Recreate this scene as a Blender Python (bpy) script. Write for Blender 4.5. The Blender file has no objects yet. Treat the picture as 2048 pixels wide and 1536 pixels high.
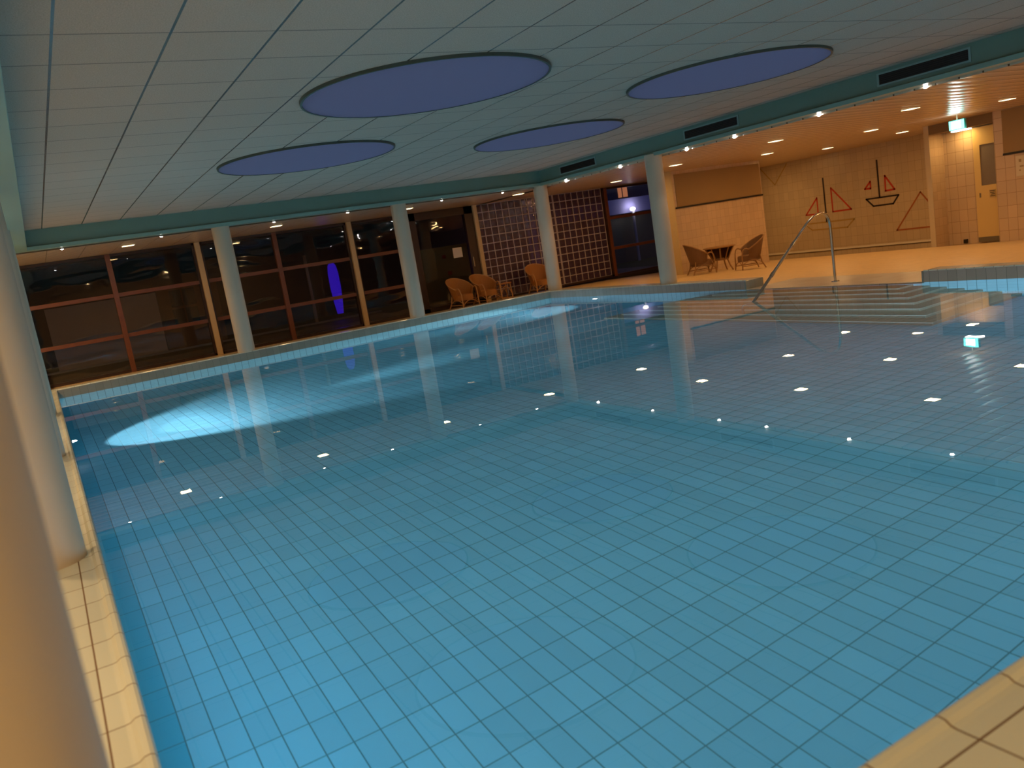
import bpy, bmesh, math, random
from mathutils import Vector, Matrix
random.seed(7)
PI = math.pi
sc = bpy.context.scene
C = sc.collection

# ------------------------------------------------------------------ camera
F_PX, YAW, PITCH, ROLL = 1649.1, 0.501414, 0.167740, -0.161171
f = Vector((math.sin(YAW)*math.cos(PITCH), math.cos(YAW)*math.cos(PITCH), -math.sin(PITCH)))
r = Vector((math.cos(YAW), -math.sin(YAW), 0)); u = r.cross(f)
r2 = r*math.cos(ROLL) + u*math.sin(ROLL); u2 = -r*math.sin(ROLL) + u*math.cos(ROLL)
cam = bpy.data.objects.new('camera', bpy.data.cameras.new('camera')); C.objects.link(cam)
m = Matrix((r2, u2, -f)).transposed().to_4x4(); m.translation = (0, 0, 1.35)
cam.matrix_world = m
cam.data.sensor_width = 36.0; cam.data.lens = 36.0*F_PX/2048.0
cam.data.clip_start = 0.05; cam.data.clip_end = 200
cam.data.dof.use_dof = True; cam.data.dof.focus_distance = 8.0; cam.data.dof.aperture_fstop = 2.8
sc.camera = cam

# ------------------------------------------------------------------ world, exposure
w = bpy.data.worlds.new('dusk'); sc.world = w; w.use_nodes = True
bg = w.node_tree.nodes['Background']; bg.inputs[0].default_value = (0.075, 0.095, 0.20, 1); bg.inputs[1].default_value = .75
sc.view_settings.view_transform = 'Standard'; sc.view_settings.look = 'None'
sc.view_settings.exposure = 0.0; sc.view_settings.gamma = 1.0
sc.view_settings.use_curve_mapping = False
sc.cycles.max_bounces = 11; sc.cycles.diffuse_bounces = 4; sc.cycles.glossy_bounces = 5
sc.cycles.transmission_bounces = 8; sc.cycles.transparent_max_bounces = 12
sc.cycles.sample_clamp_indirect = 4.0
sc.cycles.use_denoising = True
sc.cycles.adaptive_threshold = 0.02

# ------------------------------------------------------------------ light levels
WARM = (1.0, 0.53, 0.18); AISLE = (1.0, 0.62, 0.29); SPOTC = (1.0, 0.74, 0.55); POOLC = (0.70, 0.90, 1.0)
P_SQUARE = 8.0; P_SPOT = 12.0; P_WALLLAMP = 18.0; P_BEAM = 800.0; P_FARFILL = 1350.0

# ------------------------------------------------------------------ helpers
def tag(o, label=None, cat=None, group=None, kind=None):
    if label: o['label'] = label
    if cat: o['category'] = cat
    if group: o['group'] = group
    if kind: o['kind'] = kind
    return o

class MB:
    def __init__(s): s.bm = bmesh.new()
    def box(s, a, b, bevel=0):
        x0, y0, z0 = a; x1, y1, z1 = b
        r_ = bmesh.ops.create_cube(s.bm, size=1)
        vs = r_['verts']
        for v in vs:
            v.co = Vector(((x0+x1)/2+v.co.x*(x1-x0), (y0+y1)/2+v.co.y*(y1-y0), (z0+z1)/2+v.co.z*(z1-z0)))
        if bevel:
            es = {e for v in vs for e in v.link_edges}
            bmesh.ops.bevel(s.bm, geom=list(es), offset=bevel, segments=2, affect='EDGES', profile=0.5)
        return s
    def tube(s, pts, rad, seg=10, closed=False):
        pts = [Vector(p) for p in pts]; n = len(pts)
        rads = rad if isinstance(rad, (list, tuple)) else [rad]*n
        rings = []; prev = None
        for i, p in enumerate(pts):
            if closed: d = (pts[(i+1) % n]-pts[(i-1) % n])
            elif i == 0: d = pts[1]-pts[0]
            elif i == n-1: d = pts[-1]-pts[-2]
            else: d = pts[i+1]-pts[i-1]
            d.normalize()
            if prev is None:
                a = Vector((0, 0, 1)) if abs(d.z) < 0.9 else Vector((1, 0, 0))
                prev = d.cross(a).normalized()
            x = (prev - d*prev.dot(d)).normalized(); prev = x; y = d.cross(x)
            rings.append([s.bm.verts.new(p+(x*math.cos(t)+y*math.sin(t))*rads[i]) for t in [2*PI*k/seg for k in range(seg)]])
        m_ = n if closed else n-1
        for i in range(m_):
            A, B = rings[i], rings[(i+1) % n]
            for k in range(seg): s.bm.faces.new((A[k], A[(k+1) % seg], B[(k+1) % seg], B[k]))
        if not closed:
            s.bm.faces.new(rings[0][::-1]); s.bm.faces.new(rings[-1])
        return s
    def lathe(s, prof, c=(0, 0), seg=48, a0=0, a1=2*PI):
        full = abs(a1-a0-2*PI) < 1e-6; n = seg if full else seg+1
        cols = []
        for k in range(n):
            t = a0+(a1-a0)*k/seg
            cols.append([s.bm.verts.new((c[0]+rr*math.cos(t), c[1]+rr*math.sin(t), z)) for rr, z in prof])
        for k in range(seg):
            A, B = cols[k], cols[(k+1) % n]
            for j in range(len(prof)-1):
                try: s.bm.faces.new((A[j], B[j], B[j+1], A[j+1]))
                except ValueError: pass
        return s
    def disc(s, c, rad, z, seg=48, flip=False):
        vs = [s.bm.verts.new((c[0]+rad*math.cos(2*PI*k/seg), c[1]+rad*math.sin(2*PI*k/seg), z)) for k in range(seg)]
        s.bm.faces.new(vs[::-1] if flip else vs); return s
    def face(s, pts):
        s.bm.faces.new([s.bm.verts.new(p) for p in pts]); return s
    def sweep(s, prof, path):
        # path: list of ((x,y), (nx,ny)) ; prof: list of (offset, z)
        cols = [[s.bm.verts.new((p[0]+n[0]*o, p[1]+n[1]*o, z)) for o, z in prof] for p, n in path]
        for A, B in zip(cols, cols[1:]):
            for j in range(len(prof)-1): s.bm.faces.new((A[j], B[j], B[j+1], A[j+1]))
        for cc in (cols[0], cols[-1]):
            if len(cc) > 2: s.bm.faces.new(cc)
        return s
    def build(s, name, mat, parent=None, smooth=False, loc=None):
        bmesh.ops.remove_doubles(s.bm, verts=s.bm.verts, dist=1e-6)
        bmesh.ops.recalc_face_normals(s.bm, faces=s.bm.faces)
        me = bpy.data.meshes.new(name); s.bm.to_mesh(me); s.bm.free()
        if mat: me.materials.append(mat)
        if smooth:
            me.polygons.foreach_set('use_smooth', [True]*len(me.polygons))
            me.set_sharp_from_angle(angle=math.radians(40))
        o = bpy.data.objects.new(name, me); C.objects.link(o)
        if parent: o.parent = parent
        if loc: o.location = loc
        return o

def empty(name, loc, rz=0):
    o = bpy.data.objects.new(name, None); C.objects.link(o); o.location = loc; o.rotation_euler = (0, 0, rz)
    o.empty_display_size = 0.1; return o
def copy_tree(o, parent=None):
    c = o.copy(); C.objects.link(c)
    if parent: c.parent = parent
    for ch in list(o.children):
        copy_tree(ch, c)
    return c
def struct(o): o['kind'] = 'structure'; return o

# ------------------------------------------------------------------ materials
def new_mat(name):
    m_ = bpy.data.materials.new(name); m_.use_nodes = True
    return m_, m_.node_tree, m_.node_tree.nodes['Principled BSDF']
def N(nt, t, **kw):
    n = nt.nodes.new(t)
    for k, v in kw.items(): setattr(n, k, v)
    return n
def math_n(nt, op, a, b=None, c=None):
    n = nt.nodes.new('ShaderNodeMath'); n.operation = op
    for i, v in enumerate((a, b, c)):
        if v is None: continue
        if isinstance(v, (int, float)): n.inputs[i].default_value = v
        else: nt.links.new(v, n.inputs[i])
    return n.outputs[0]
def mixc(nt, fac, a, b):
    n = nt.nodes.new('ShaderNodeMix'); n.data_type = 'RGBA'
    for s_, v in ((n.inputs[0], fac), (n.inputs[6], a), (n.inputs[7], b)):
        if isinstance(v, (int, float)): s_.default_value = v
        elif isinstance(v, tuple): s_.default_value = (*v, 1) if len(v) == 3 else v
        else: nt.links.new(v, s_)
    return n.outputs[2]
def coords(nt):
    tc = N(nt, 'ShaderNodeTexCoord'); sp = N(nt, 'ShaderNodeSeparateXYZ'); nt.links.new(tc.outputs['Object'], sp.inputs[0])
    return tc.outputs['Object'], sp.outputs
def joint(nt, x, pitch, off, width):
    # 1 inside a joint line
    t = math_n(nt, 'FRACT', math_n(nt, 'DIVIDE', math_n(nt, 'SUBTRACT', x, off - width/2), pitch))
    return math_n(nt, 'LESS_THAN', t, width/pitch), math_n(nt, 'FLOOR', math_n(nt, 'DIVIDE', math_n(nt, 'SUBTRACT', x, off), pitch))
def plain(name, col, rough=0.5, metal=0, noise=0, nscale=20, bump=0, spec=0.5):
    m_, nt, b = new_mat(name)
    b.inputs['Base Color'].default_value = (*col, 1); b.inputs['Roughness'].default_value = rough
    b.inputs['Metallic'].default_value = metal; b.inputs['Specular IOR Level'].default_value = spec
    if noise or bump:
        co, _ = coords(nt); n = N(nt, 'ShaderNodeTexNoise'); n.inputs['Scale'].default_value = nscale; n.inputs['Detail'].default_value = 5
        nt.links.new(co, n.inputs['Vector'])
        if noise:
            nt.links.new(mixc(nt, n.outputs[0], tuple(c*(1-noise) for c in col), tuple(min(1, c*(1+noise)) for c in col)), b.inputs['Base Color'])
        if bump:
            bp = N(nt, 'ShaderNodeBump'); bp.inputs['Strength'].default_value = bump; bp.inputs['Distance'].default_value = 0.005
            nt.links.new(n.outputs[0], bp.inputs['Height']); nt.links.new(bp.outputs[0], b.inputs['Normal'])
    return m_
def tiled(name, col, jcol, axes, rough=0.25, jw=0.005, vary=0.06, wob=0.15, border=None, spec=0.5):
    """axes: list of (axis index, pitch, offset[, width]) ; mask is the union of joints."""
    m_, nt, b = new_mat(name); co, xyz = coords(nt)
    mask = None; cells = []
    for ax in axes:
        i, p, o = ax[:3]; wd = ax[3] if len(ax) > 3 else jw
        j, c = joint(nt, xyz[i], p, o, wd); cells.append(c)
        mask = j if mask is None else math_n(nt, 'MAXIMUM', mask, j)
    cb = N(nt, 'ShaderNodeCombineXYZ')
    for i, c in enumerate(cells[:3]): nt.links.new(c, cb.inputs[i])
    wn = N(nt, 'ShaderNodeTexWhiteNoise'); wn.noise_dimensions = '3D'; nt.links.new(cb.outputs[0], wn.inputs['Vector'])
    base = mixc(nt, wn.outputs[0], tuple(c*(1-vary) for c in col), tuple(min(1, c*(1+vary)) for c in col))
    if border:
        # border: (axis, limit, colour): tiles below the limit take this colour instead
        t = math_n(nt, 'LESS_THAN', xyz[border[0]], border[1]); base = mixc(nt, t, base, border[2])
    nt.links.new(mixc(nt, mask, base, jcol), b.inputs['Base Color'])
    nt.links.new(math_n(nt, 'ADD', math_n(nt, 'MULTIPLY', mask, 0.5), rough), b.inputs['Roughness'])
    b.inputs['Specular IOR Level'].default_value = spec
    ns = N(nt, 'ShaderNodeTexNoise'); ns.inputs['Scale'].default_value = 6; nt.links.new(co, ns.inputs['Vector'])
    h = math_n(nt, 'SUBTRACT', math_n(nt, 'MULTIPLY', ns.outputs[0], 0.5), mask)
    h = math_n(nt, 'ADD', h, math_n(nt, 'MULTIPLY', wn.outputs[0], 0.3))
    bp = N(nt, 'ShaderNodeBump'); bp.inputs['Strength'].default_value = wob; bp.inputs['Distance'].default_value = 0.004
    nt.links.new(h, bp.inputs['Height']); nt.links.new(bp.outputs[0], b.inputs['Normal'])
    return m_
def emis(name, col, strength):
    m_, nt, b = new_mat(name); nt.nodes.remove(b)
    e = N(nt, 'ShaderNodeEmission'); e.inputs[0].default_value = (*col, 1); e.inputs[1].default_value = strength
    nt.links.new(e.outputs[0], nt.nodes['Material Output'].inputs[0]); return m_

POOLBLUE = (0.19, 0.52, 0.67); GROUT = (0.07, 0.20, 0.24)
M = {}
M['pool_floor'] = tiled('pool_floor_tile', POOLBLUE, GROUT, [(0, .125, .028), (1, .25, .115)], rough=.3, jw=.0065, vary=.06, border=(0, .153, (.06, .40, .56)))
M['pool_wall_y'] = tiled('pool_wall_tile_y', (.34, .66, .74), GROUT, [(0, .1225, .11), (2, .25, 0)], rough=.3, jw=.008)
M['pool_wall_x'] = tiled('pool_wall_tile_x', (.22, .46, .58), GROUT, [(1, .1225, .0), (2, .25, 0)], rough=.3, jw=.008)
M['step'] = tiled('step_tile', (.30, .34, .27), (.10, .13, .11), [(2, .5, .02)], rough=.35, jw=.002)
M['step_riser'] = plain('step_riser_shaded', (.14, .15, .12), .35)  # riser colour darkened to offset the horizontal light of the pool lamps
M['nosing'] = plain('step_nosing', (.40, .46, .42), .35)
BEIGE = (0.64, 0.68, 0.58)
M['deck'] = tiled('deck_tile', BEIGE, (.17, .10, .05), [(0, .12, -.09), (1, .25, .10)], rough=.16, jw=.006, vary=.07, wob=.5)
M['deck_near'] = tiled('deck_tile_near', BEIGE, (.17, .10, .05), [(0, .25, .037), (1, .12, .985)], rough=.16, jw=.006, vary=.07, wob=.5)
M['riser_y'] = tiled('riser_tile_y', (.27, .27, .22), (.17, .16, .13), [(0, .1225, .11)], rough=.25, jw=.005)
M['riser_x'] = tiled('riser_tile_x', (.40, .30, .24), (.15, .13, .10), [(1, .1225, .0)], rough=.25, jw=.005)
M['floor'] = tiled('floor_mosaic', (.74, .54, .28), (.52, .36, .18), [(0, .1, 0), (1, .1, 0)], rough=.32, jw=.006, vary=.08)
M['gap_floor'] = tiled('gap_floor_tile', (.62, .55, .42), (.35, .28, .2), [(0, .25, .05), (1, .25, .1)], rough=.25, jw=.006)
M['column'] = plain('column_paint', (.54, .46, .35), .45, noise=.05, nscale=3, bump=.08)
M['beam'] = plain('beam_paint', (.15, .27, .235), .35, noise=.06, nscale=2)
M['beam_lip'] = plain('beam_lip_paint', (.22, .38, .34), .35)
M['wall_tile_x'] = tiled('wall_tile_x', (.60, .46, .32), (.28, .18, .10), [(1, .2, .12), (2, .265, .168)], rough=.22, jw=.007)
M['wall_tile_y'] = tiled('wall_tile_y', (.60, .45, .31), (.40, .27, .17), [(0, .15, .12), (2, .2, .133)], rough=.22, jw=.006)
M['mural_tile'] = tiled('mural_tile', (.52, .44, .32), (.36, .28, .19), [(1, .2, .15), (2, .265, .198)], rough=.3, jw=.007)
M['panel'] = plain('beige_panel', (.31, .20, .085), .7, noise=.08, nscale=200)
M['black'] = plain('black_strip', (.008, .006, .005), .35)
M['brown'] = plain('brown_timber', (.15, .045, .018), .4, noise=.3, nscale=8)
M['darkbrown'] = plain('dark_timber', (.035, .014, .008), .4, noise=.3, nscale=8)
M['cream'] = plain('cream_post', (.55, .40, .22), .5, noise=.05)
M['plaster'] = plain('cream_plaster', (.55, .48, .36), .8, noise=.08, nscale=2)
M['steel'] = plain('steel', (.62, .60, .56), .16, metal=1)
M['white'] = plain('white_paint', (.75, .73, .68), .5)
M['darkslat'] = plain('vent_dark', (.006, .006, .008), .6)
M['vframe'] = plain('vent_frame', (.22, .36, .36), .4)
M['mortar'] = plain('block_mortar', (.40, .35, .38), .7)
M['red'] = plain('red_inlay', (.48, .035, .015), .3)
M['redfaint'] = plain('brown_red_inlay', (.34, .10, .035), .35)
M['navy'] = plain('black_inlay', (.015, .008, .012), .3)
M['olive'] = plain('ochre_inlay', (.40, .27, .08), .35)
M['paper'] = plain('paper', (.62, .55, .48), .7)
M['ink'] = plain('ink', (.05, .045, .04), .7)
M['lamp_warm'] = emis('downlight_glow', (1.0, .80, .42), 6.0)
M['lamp_spot'] = emis('spot_glow', (1.0, .90, .84), 60.0)
M['lamp_pool'] = emis('pool_lamp_glow', (.95, .95, 1.0), 40.0)
M['lampframe'] = plain('lamp_frame', (.5, .42, .3), .4)
M['soffit'] = plain('shaded_soffit', (.20, .13, .06), .7)  # shade of the poorly lit fascia is put into this dark colour
M['grille'] = plain('grille', (.16, .14, .10), .5)

def acoustic():
    m_, nt, b = new_mat('ceiling_panel'); co, xyz = coords(nt)
    n = N(nt, 'ShaderNodeTexNoise'); n.inputs['Scale'].default_value = 140; n.inputs['Detail'].default_value = 4; nt.links.new(co, n.inputs['Vector'])
    n2 = N(nt, 'ShaderNodeTexNoise'); n2.inputs['Scale'].default_value = .8; nt.links.new(co, n2.inputs['Vector'])
    j1, c1 = joint(nt, xyz[0], .597, .392, .016); j2, c2 = joint(nt, xyz[1], .60, 5.06, .012)
    cb = N(nt, 'ShaderNodeCombineXYZ'); nt.links.new(c1, cb.inputs[0]); nt.links.new(c2, cb.inputs[1])
    wn = N(nt, 'ShaderNodeTexWhiteNoise'); nt.links.new(cb.outputs[0], wn.inputs['Vector'])
    a = mixc(nt, n.outputs[0], (.20, .167, .135), (.74, .60, .49))
    a = mixc(nt, math_n(nt, 'MULTIPLY', wn.outputs[0], .14), a, (.30, .28, .24))
    a = mixc(nt, math_n(nt, 'MULTIPLY', n2.outputs[0], .25), a, (.42, .40, .34))
    mk = math_n(nt, 'MAXIMUM', j1, j2)
    col = mixc(nt, mk, a, (.13, .125, .12))
    nt.links.new(col, b.inputs['Base Color'])
    nt.links.new(math_n(nt, 'SUBTRACT', .9, math_n(nt, 'MULTIPLY', j1, .68)), b.inputs['Roughness'])
    nt.links.new(math_n(nt, 'MULTIPLY', j1, .7), b.inputs['Metallic'])
    bp = N(nt, 'ShaderNodeBump'); bp.inputs['Strength'].default_value = .4; bp.inputs['Distance'].default_value = .004
    nt.links.new(math_n(nt, 'SUBTRACT', n.outputs[0], mk), bp.inputs['Height']); nt.links.new(bp.outputs[0], b.inputs['Normal'])
    return m_
M['ceiling'] = acoustic()
def slats():
    m_, nt, b = new_mat('slatted_ceiling'); co, xyz = coords(nt)
    j1, c1 = joint(nt, xyz[1], .30, 0, .022); j2, _ = joint(nt, xyz[0], .597, .392, .012)
    t = math_n(nt, 'FRACT', math_n(nt, 'DIVIDE', xyz[1], .30))
    t = math_n(nt, 'MULTIPLY', math_n(nt, 'SUBTRACT', t, .5), 2.0)
    h = math_n(nt, 'SUBTRACT', 1.0, math_n(nt, 'MULTIPLY', math_n(nt, 'POWER', math_n(nt, 'ABSOLUTE', t), 2.5), 1.0))
    mk = math_n(nt, 'MAXIMUM', j1, math_n(nt, 'MULTIPLY', j2, .45))
    nt.links.new(mixc(nt, mk, (.60, .46, .34), (.14, .085, .05)), b.inputs['Base Color'])
    b.inputs['Roughness'].default_value = .22
    bp = N(nt, 'ShaderNodeBump'); bp.inputs['Strength'].default_value = 1.0; bp.inputs['Distance'].default_value = .02
    nt.links.new(h, bp.inputs['Height']); nt.links.new(bp.outputs[0], b.inputs['Normal'])
    return m_
M['slats'] = slats()
def water():
    m_, nt, b = new_mat('pool_water'); nt.nodes.remove(b)
    g = N(nt, 'ShaderNodeBsdfGlass'); g.inputs['IOR'].default_value = 1.333; g.inputs['Roughness'].default_value = 0
    g.inputs['Color'].default_value = (1, 1, 1, 1)
    co, _ = coords(nt)
    n = N(nt, 'ShaderNodeTexNoise'); n.inputs['Scale'].default_value = 2.2; n.inputs['Detail'].default_value = 3; nt.links.new(co, n.inputs['Vector'])
    bp = N(nt, 'ShaderNodeBump'); bp.inputs['Strength'].default_value = .025; bp.inputs['Distance'].default_value = .012
    nt.links.new(n.outputs[0], bp.inputs['Height']); nt.links.new(bp.outputs[0], g.inputs['Normal'])
    va = N(nt, 'ShaderNodeVolumeAbsorption'); va.inputs[0].default_value = (.30, .80, .92, 1); va.inputs[1].default_value = .05
    out = nt.nodes['Material Output']; nt.links.new(g.outputs[0], out.inputs[0]); nt.links.new(va.outputs[0], out.inputs['Volume'])
    return m_
M['water'] = water()
def pane():
    m_, nt, b = new_mat('window_glass'); nt.nodes.remove(b)
    t = N(nt, 'ShaderNodeBsdfTransparent'); t.inputs[0].default_value = (.80, .80, .84, 1)
    g = N(nt, 'ShaderNodeBsdfGlossy'); g.inputs['Roughness'].default_value = .02
    lw_ = N(nt, 'ShaderNodeLayerWeight'); lw_.inputs[0].default_value = .5
    refl = math_n(nt, 'ADD', .045, math_n(nt, 'MULTIPLY', math_n(nt, 'POWER', lw_.outputs['Facing'], 3.5), .8))
    co, _ = coords(nt); mp = N(nt, 'ShaderNodeMapping'); mp.inputs['Scale'].default_value = (.8, .8, 2.2); nt.links.new(co, mp.inputs[0])
    n = N(nt, 'ShaderNodeTexNoise'); n.inputs['Scale'].default_value = 1.3; n.inputs['Detail'].default_value = 1; nt.links.new(mp.outputs[0], n.inputs['Vector'])
    bp = N(nt, 'ShaderNodeBump'); bp.inputs['Strength'].default_value = .35; bp.inputs['Distance'].default_value = .02
    nt.links.new(n.outputs[0], bp.inputs['Height']); nt.links.new(bp.outputs[0], g.inputs['Normal'])
    mx = N(nt, 'ShaderNodeMixShader'); nt.links.new(refl, mx.inputs[0]); nt.links.new(t.outputs[0], mx.inputs[1]); nt.links.new(g.outputs[0], mx.inputs[2])
    nt.links.new(mx.outputs[0], nt.nodes['Material Output'].inputs[0]); return m_
M['glass'] = pane()
def glassblock():
    m_, nt, b = new_mat('glass_block'); nt.nodes.remove(b)
    t = N(nt, 'ShaderNodeBsdfTransparent'); t.inputs[0].default_value = (.42, .36, .48, 1)
    g = N(nt, 'ShaderNodeBsdfGlossy'); g.inputs['Roughness'].default_value = .07; g.inputs[0].default_value = (.9, .85, .9, 1)
    d = N(nt, 'ShaderNodeBsdfDiffuse'); d.inputs[0].default_value = (.12, .07, .13, 1)
    lw_ = N(nt, 'ShaderNodeLayerWeight'); lw_.inputs[0].default_value = .5
    refl = math_n(nt, 'ADD', .06, math_n(nt, 'MULTIPLY', math_n(nt, 'POWER', lw_.outputs['Facing'], 4.0), .6))
    co, _ = coords(nt); n = N(nt, 'ShaderNodeTexNoise'); n.inputs['Scale'].default_value = 9; nt.links.new(co, n.inputs['Vector'])
    bp = N(nt, 'ShaderNodeBump'); bp.inputs['Strength'].default_value = .5; bp.inputs['Distance'].default_value = .02
    nt.links.new(n.outputs[0], bp.inputs['Height']); nt.links.new(bp.outputs[0], g.inputs['Normal'])
    m1 = N(nt, 'ShaderNodeMixShader'); m1.inputs[0].default_value = .45; nt.links.new(t.outputs[0], m1.inputs[1]); nt.links.new(d.outputs[0], m1.inputs[2])
    mx = N(nt, 'ShaderNodeMixShader'); nt.links.new(refl, mx.inputs[0]); nt.links.new(m1.outputs[0], mx.inputs[1]); nt.links.new(g.outputs[0], mx.inputs[2])
    nt.links.new(mx.outputs[0], nt.nodes['Material Output'].inputs[0]); return m_
M['block'] = glassblock()
def skypanel():
    m_, nt, b = new_mat('skylight_dome'); nt.nodes.remove(b)
    t = N(nt, 'ShaderNodeBsdfTranslucent'); t.inputs[0].default_value = (.85, .85, .9, 1)
    d = N(nt, 'ShaderNodeBsdfDiffuse'); d.inputs[0].default_value = (.26, .26, .34, 1)
    mx = N(nt, 'ShaderNodeMixShader'); mx.inputs[0].default_value = .35; nt.links.new(t.outputs[0], mx.inputs[1]); nt.links.new(d.outputs[0], mx.inputs[2])
    nt.links.new(mx.outputs[0], nt.nodes['Material Output'].inputs[0]); return m_
M['skypanel'] = skypanel()
def wicker(name, c1, c2, scale=55):
    m_, nt, b = new_mat(name); co, xyz = coords(nt)
    w1 = N(nt, 'ShaderNodeTexWave'); w1.bands_direction = 'Z'; w1.inputs['Scale'].default_value = scale/2; w1.inputs['Distortion'].default_value = .6; nt.links.new(co, w1.inputs['Vector'])
    ang = math_n(nt, 'ARCTAN2', xyz[1], xyz[0]); s_ = math_n(nt, 'SINE', math_n(nt, 'MULTIPLY', ang, 46.0))
    mk = math_n(nt, 'ABSOLUTE', math_n(nt, 'MULTIPLY', s_, w1.outputs['Fac']))
    nt.links.new(mixc(nt, mk, c1, c2), b.inputs['Base Color']); b.inputs['Roughness'].default_value = .5
    bp = N(nt, 'ShaderNodeBump'); bp.inputs['Strength'].default_value = .6; bp.inputs['Distance'].default_value = .006
    nt.links.new(mk, bp.inputs['Height']); nt.links.new(bp.outputs[0], b.inputs['Normal'])
    return m_
M['wicker'] = wicker('wicker_honey', (.30, .11, .02), (.62, .28, .07))
M['cane'] = plain('cane_pole', (.48, .25, .09), .4, noise=.2, nscale=12)
M['wicker_d'] = wicker('wicker_brown', (.10, .045, .015), (.32, .16, .06))
M['cane_d'] = plain('cane_pole_brown', (.30, .16, .06), .45, noise=.2, nscale=12)

# ------------------------------------------------------------------ lights
def area_light(name, loc, size, power, col, rot=(0, 0, 0), shape='SQUARE', spread=PI, parent=None):
    l = bpy.data.lights.new(name, 'AREA'); l.shape = shape; l.size = size; l.energy = power; l.color = col; l.spread = spread
    o = bpy.data.objects.new(name, l); C.objects.link(o); o.location = loc; o.rotation_euler = rot
    if parent: o.parent = parent
    return o
def spot_light(name, loc, target, angle, blend, power, col, rad=.03, parent=None):
    l = bpy.data.lights.new(name, 'SPOT'); l.spot_size = angle; l.spot_blend = blend; l.energy = power; l.color = col; l.shadow_soft_size = rad
    o = bpy.data.objects.new(name, l); C.objects.link(o); o.location = loc
    o.rotation_euler = (Vector(target)-Vector(loc)).to_track_quat('-Z', 'Y').to_euler()
    if parent: o.parent = parent
    return o

# ================================================================== the shell
XL, XR, YN, YF, ZD = .02, 9.946, 1.095, 15.713, -1.35
RIM = .155
# --- pool basin
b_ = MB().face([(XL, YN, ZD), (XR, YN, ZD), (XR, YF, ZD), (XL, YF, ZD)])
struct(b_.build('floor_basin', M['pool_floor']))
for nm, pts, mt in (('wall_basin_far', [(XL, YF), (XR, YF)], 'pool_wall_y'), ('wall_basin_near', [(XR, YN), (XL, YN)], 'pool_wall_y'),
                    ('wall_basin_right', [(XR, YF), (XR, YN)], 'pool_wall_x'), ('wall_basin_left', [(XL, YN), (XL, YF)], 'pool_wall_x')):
    (x0, y0), (x1, y1) = pts
    nx, ny = (y1-y0), -(x1-x0); L_ = math.hypot(nx, ny); nx, ny = -nx/L_*.15, -ny/L_*.15
    b_ = MB().face([(x0, y0, ZD), (x1, y1, ZD), (x1, y1, -.001), (x0, y0, -.001)])
    struct(b_.build(nm, M[mt]))
# --- water
wt = MB().face([(XL, YN, 0), (XR, YN, 0), (XR, YF, 0), (XL, YF, 0)]).build('pool_water', M['water'])
tag(wt, 'still clear blue water filling the tiled swimming pool', 'water', kind='stuff')
# --- rims and decks : riser faces
def rim(name, mat, matr, path, width, back=None):
    prof = [(0, RIM-.012), (.006, RIM-.002), (.016, RIM+.003), (.032, RIM+.001), (.046, RIM-.008), (.060, RIM-.010), (width, RIM-.010)]
    if back is not None: prof.append((width, back))
    a = MB(); a.sweep(prof, path); o = struct(a.build(name, mat))
    c = MB(); c.sweep([(0, RIM-.012), (0, -.002)], path); struct(c.build(name+'_riser', matr))
rim('trim_1', M['deck'], M['riser_x'], [((XL, YN), (-1, -1)), ((XL, YF), (-1, 1))], .11)
rim('trim_2', M['deck_near'], M['riser_y'], [((XR, YN), (1, -1)), ((XL, YN), (-1, -1))], .11)
rim('trim_3', M['deck_near'], M['riser_y'], [((XL, YF), (-1, 1)), ((XR, YF), (1, 1))], .40, -.06)
rim('trim_4', M['deck_near'], M['riser_x'], [((XR, YF), (1, 1)), ((XR, 9.83), (1, 0))], .40, -.15)
rim('trim_5', M['deck_near'], M['riser_x'], [((XR, 6.70), (1, 0)), ((XR, YN), (1, -1))], .40, -.15)
struct(MB().box((XR, 9.80, -.10), (XR+.40, 9.835, RIM-.010), .004).build('trim_6', M['riser_y']))
struct(MB().box((XR, 6.69, -.10), (XR+.40, 6.725, RIM-.010), .004).build('trim_7', M['riser_y']))
# decks
DZ = RIM-.010
b_ = MB().box((-4.0, -5.0, -.2), (XL-.11, 19.2, DZ)); struct(b_.build('floor_left_deck', M['deck']))
b_ = MB().box((XL-.11, -5.0, -.2), (24, YN-.11, DZ)); struct(b_.build('floor_near_deck', M['deck_near']))
FX = [(XR+.39, -.05), (11.1, -.055), (14.2, -.13), (17.0, -.25), (18.4, -.33), (21.4, -.62)]
def fz(x):
    for (a, za), (b, zb) in zip(FX, FX[1:]):
        if x <= b: return za+(zb-za)*max(0, (x-a))/(b-a)
    return FX[-1][1]
b_ = MB()
for (a, za), (b, zb) in zip(FX, FX[1:]):
    b_.face([(a, YN-.3, za), (b, YN-.3, zb), (b, 20.2, zb), (a, 20.2, za)])
b_.face([(XL-.12, YF+.39, -.05), (XR+.39, YF+.39, -.05), (XR+.39, 20.2, -.05), (XL-.12, 20.2, -.05)])
struct(b_.build('floor_hall', M['floor']))
struct(MB().box((XR, 6.72, -.12), (11.1, 9.80, .006), .004).build('floor_step_landing', M['gap_floor']))

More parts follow.
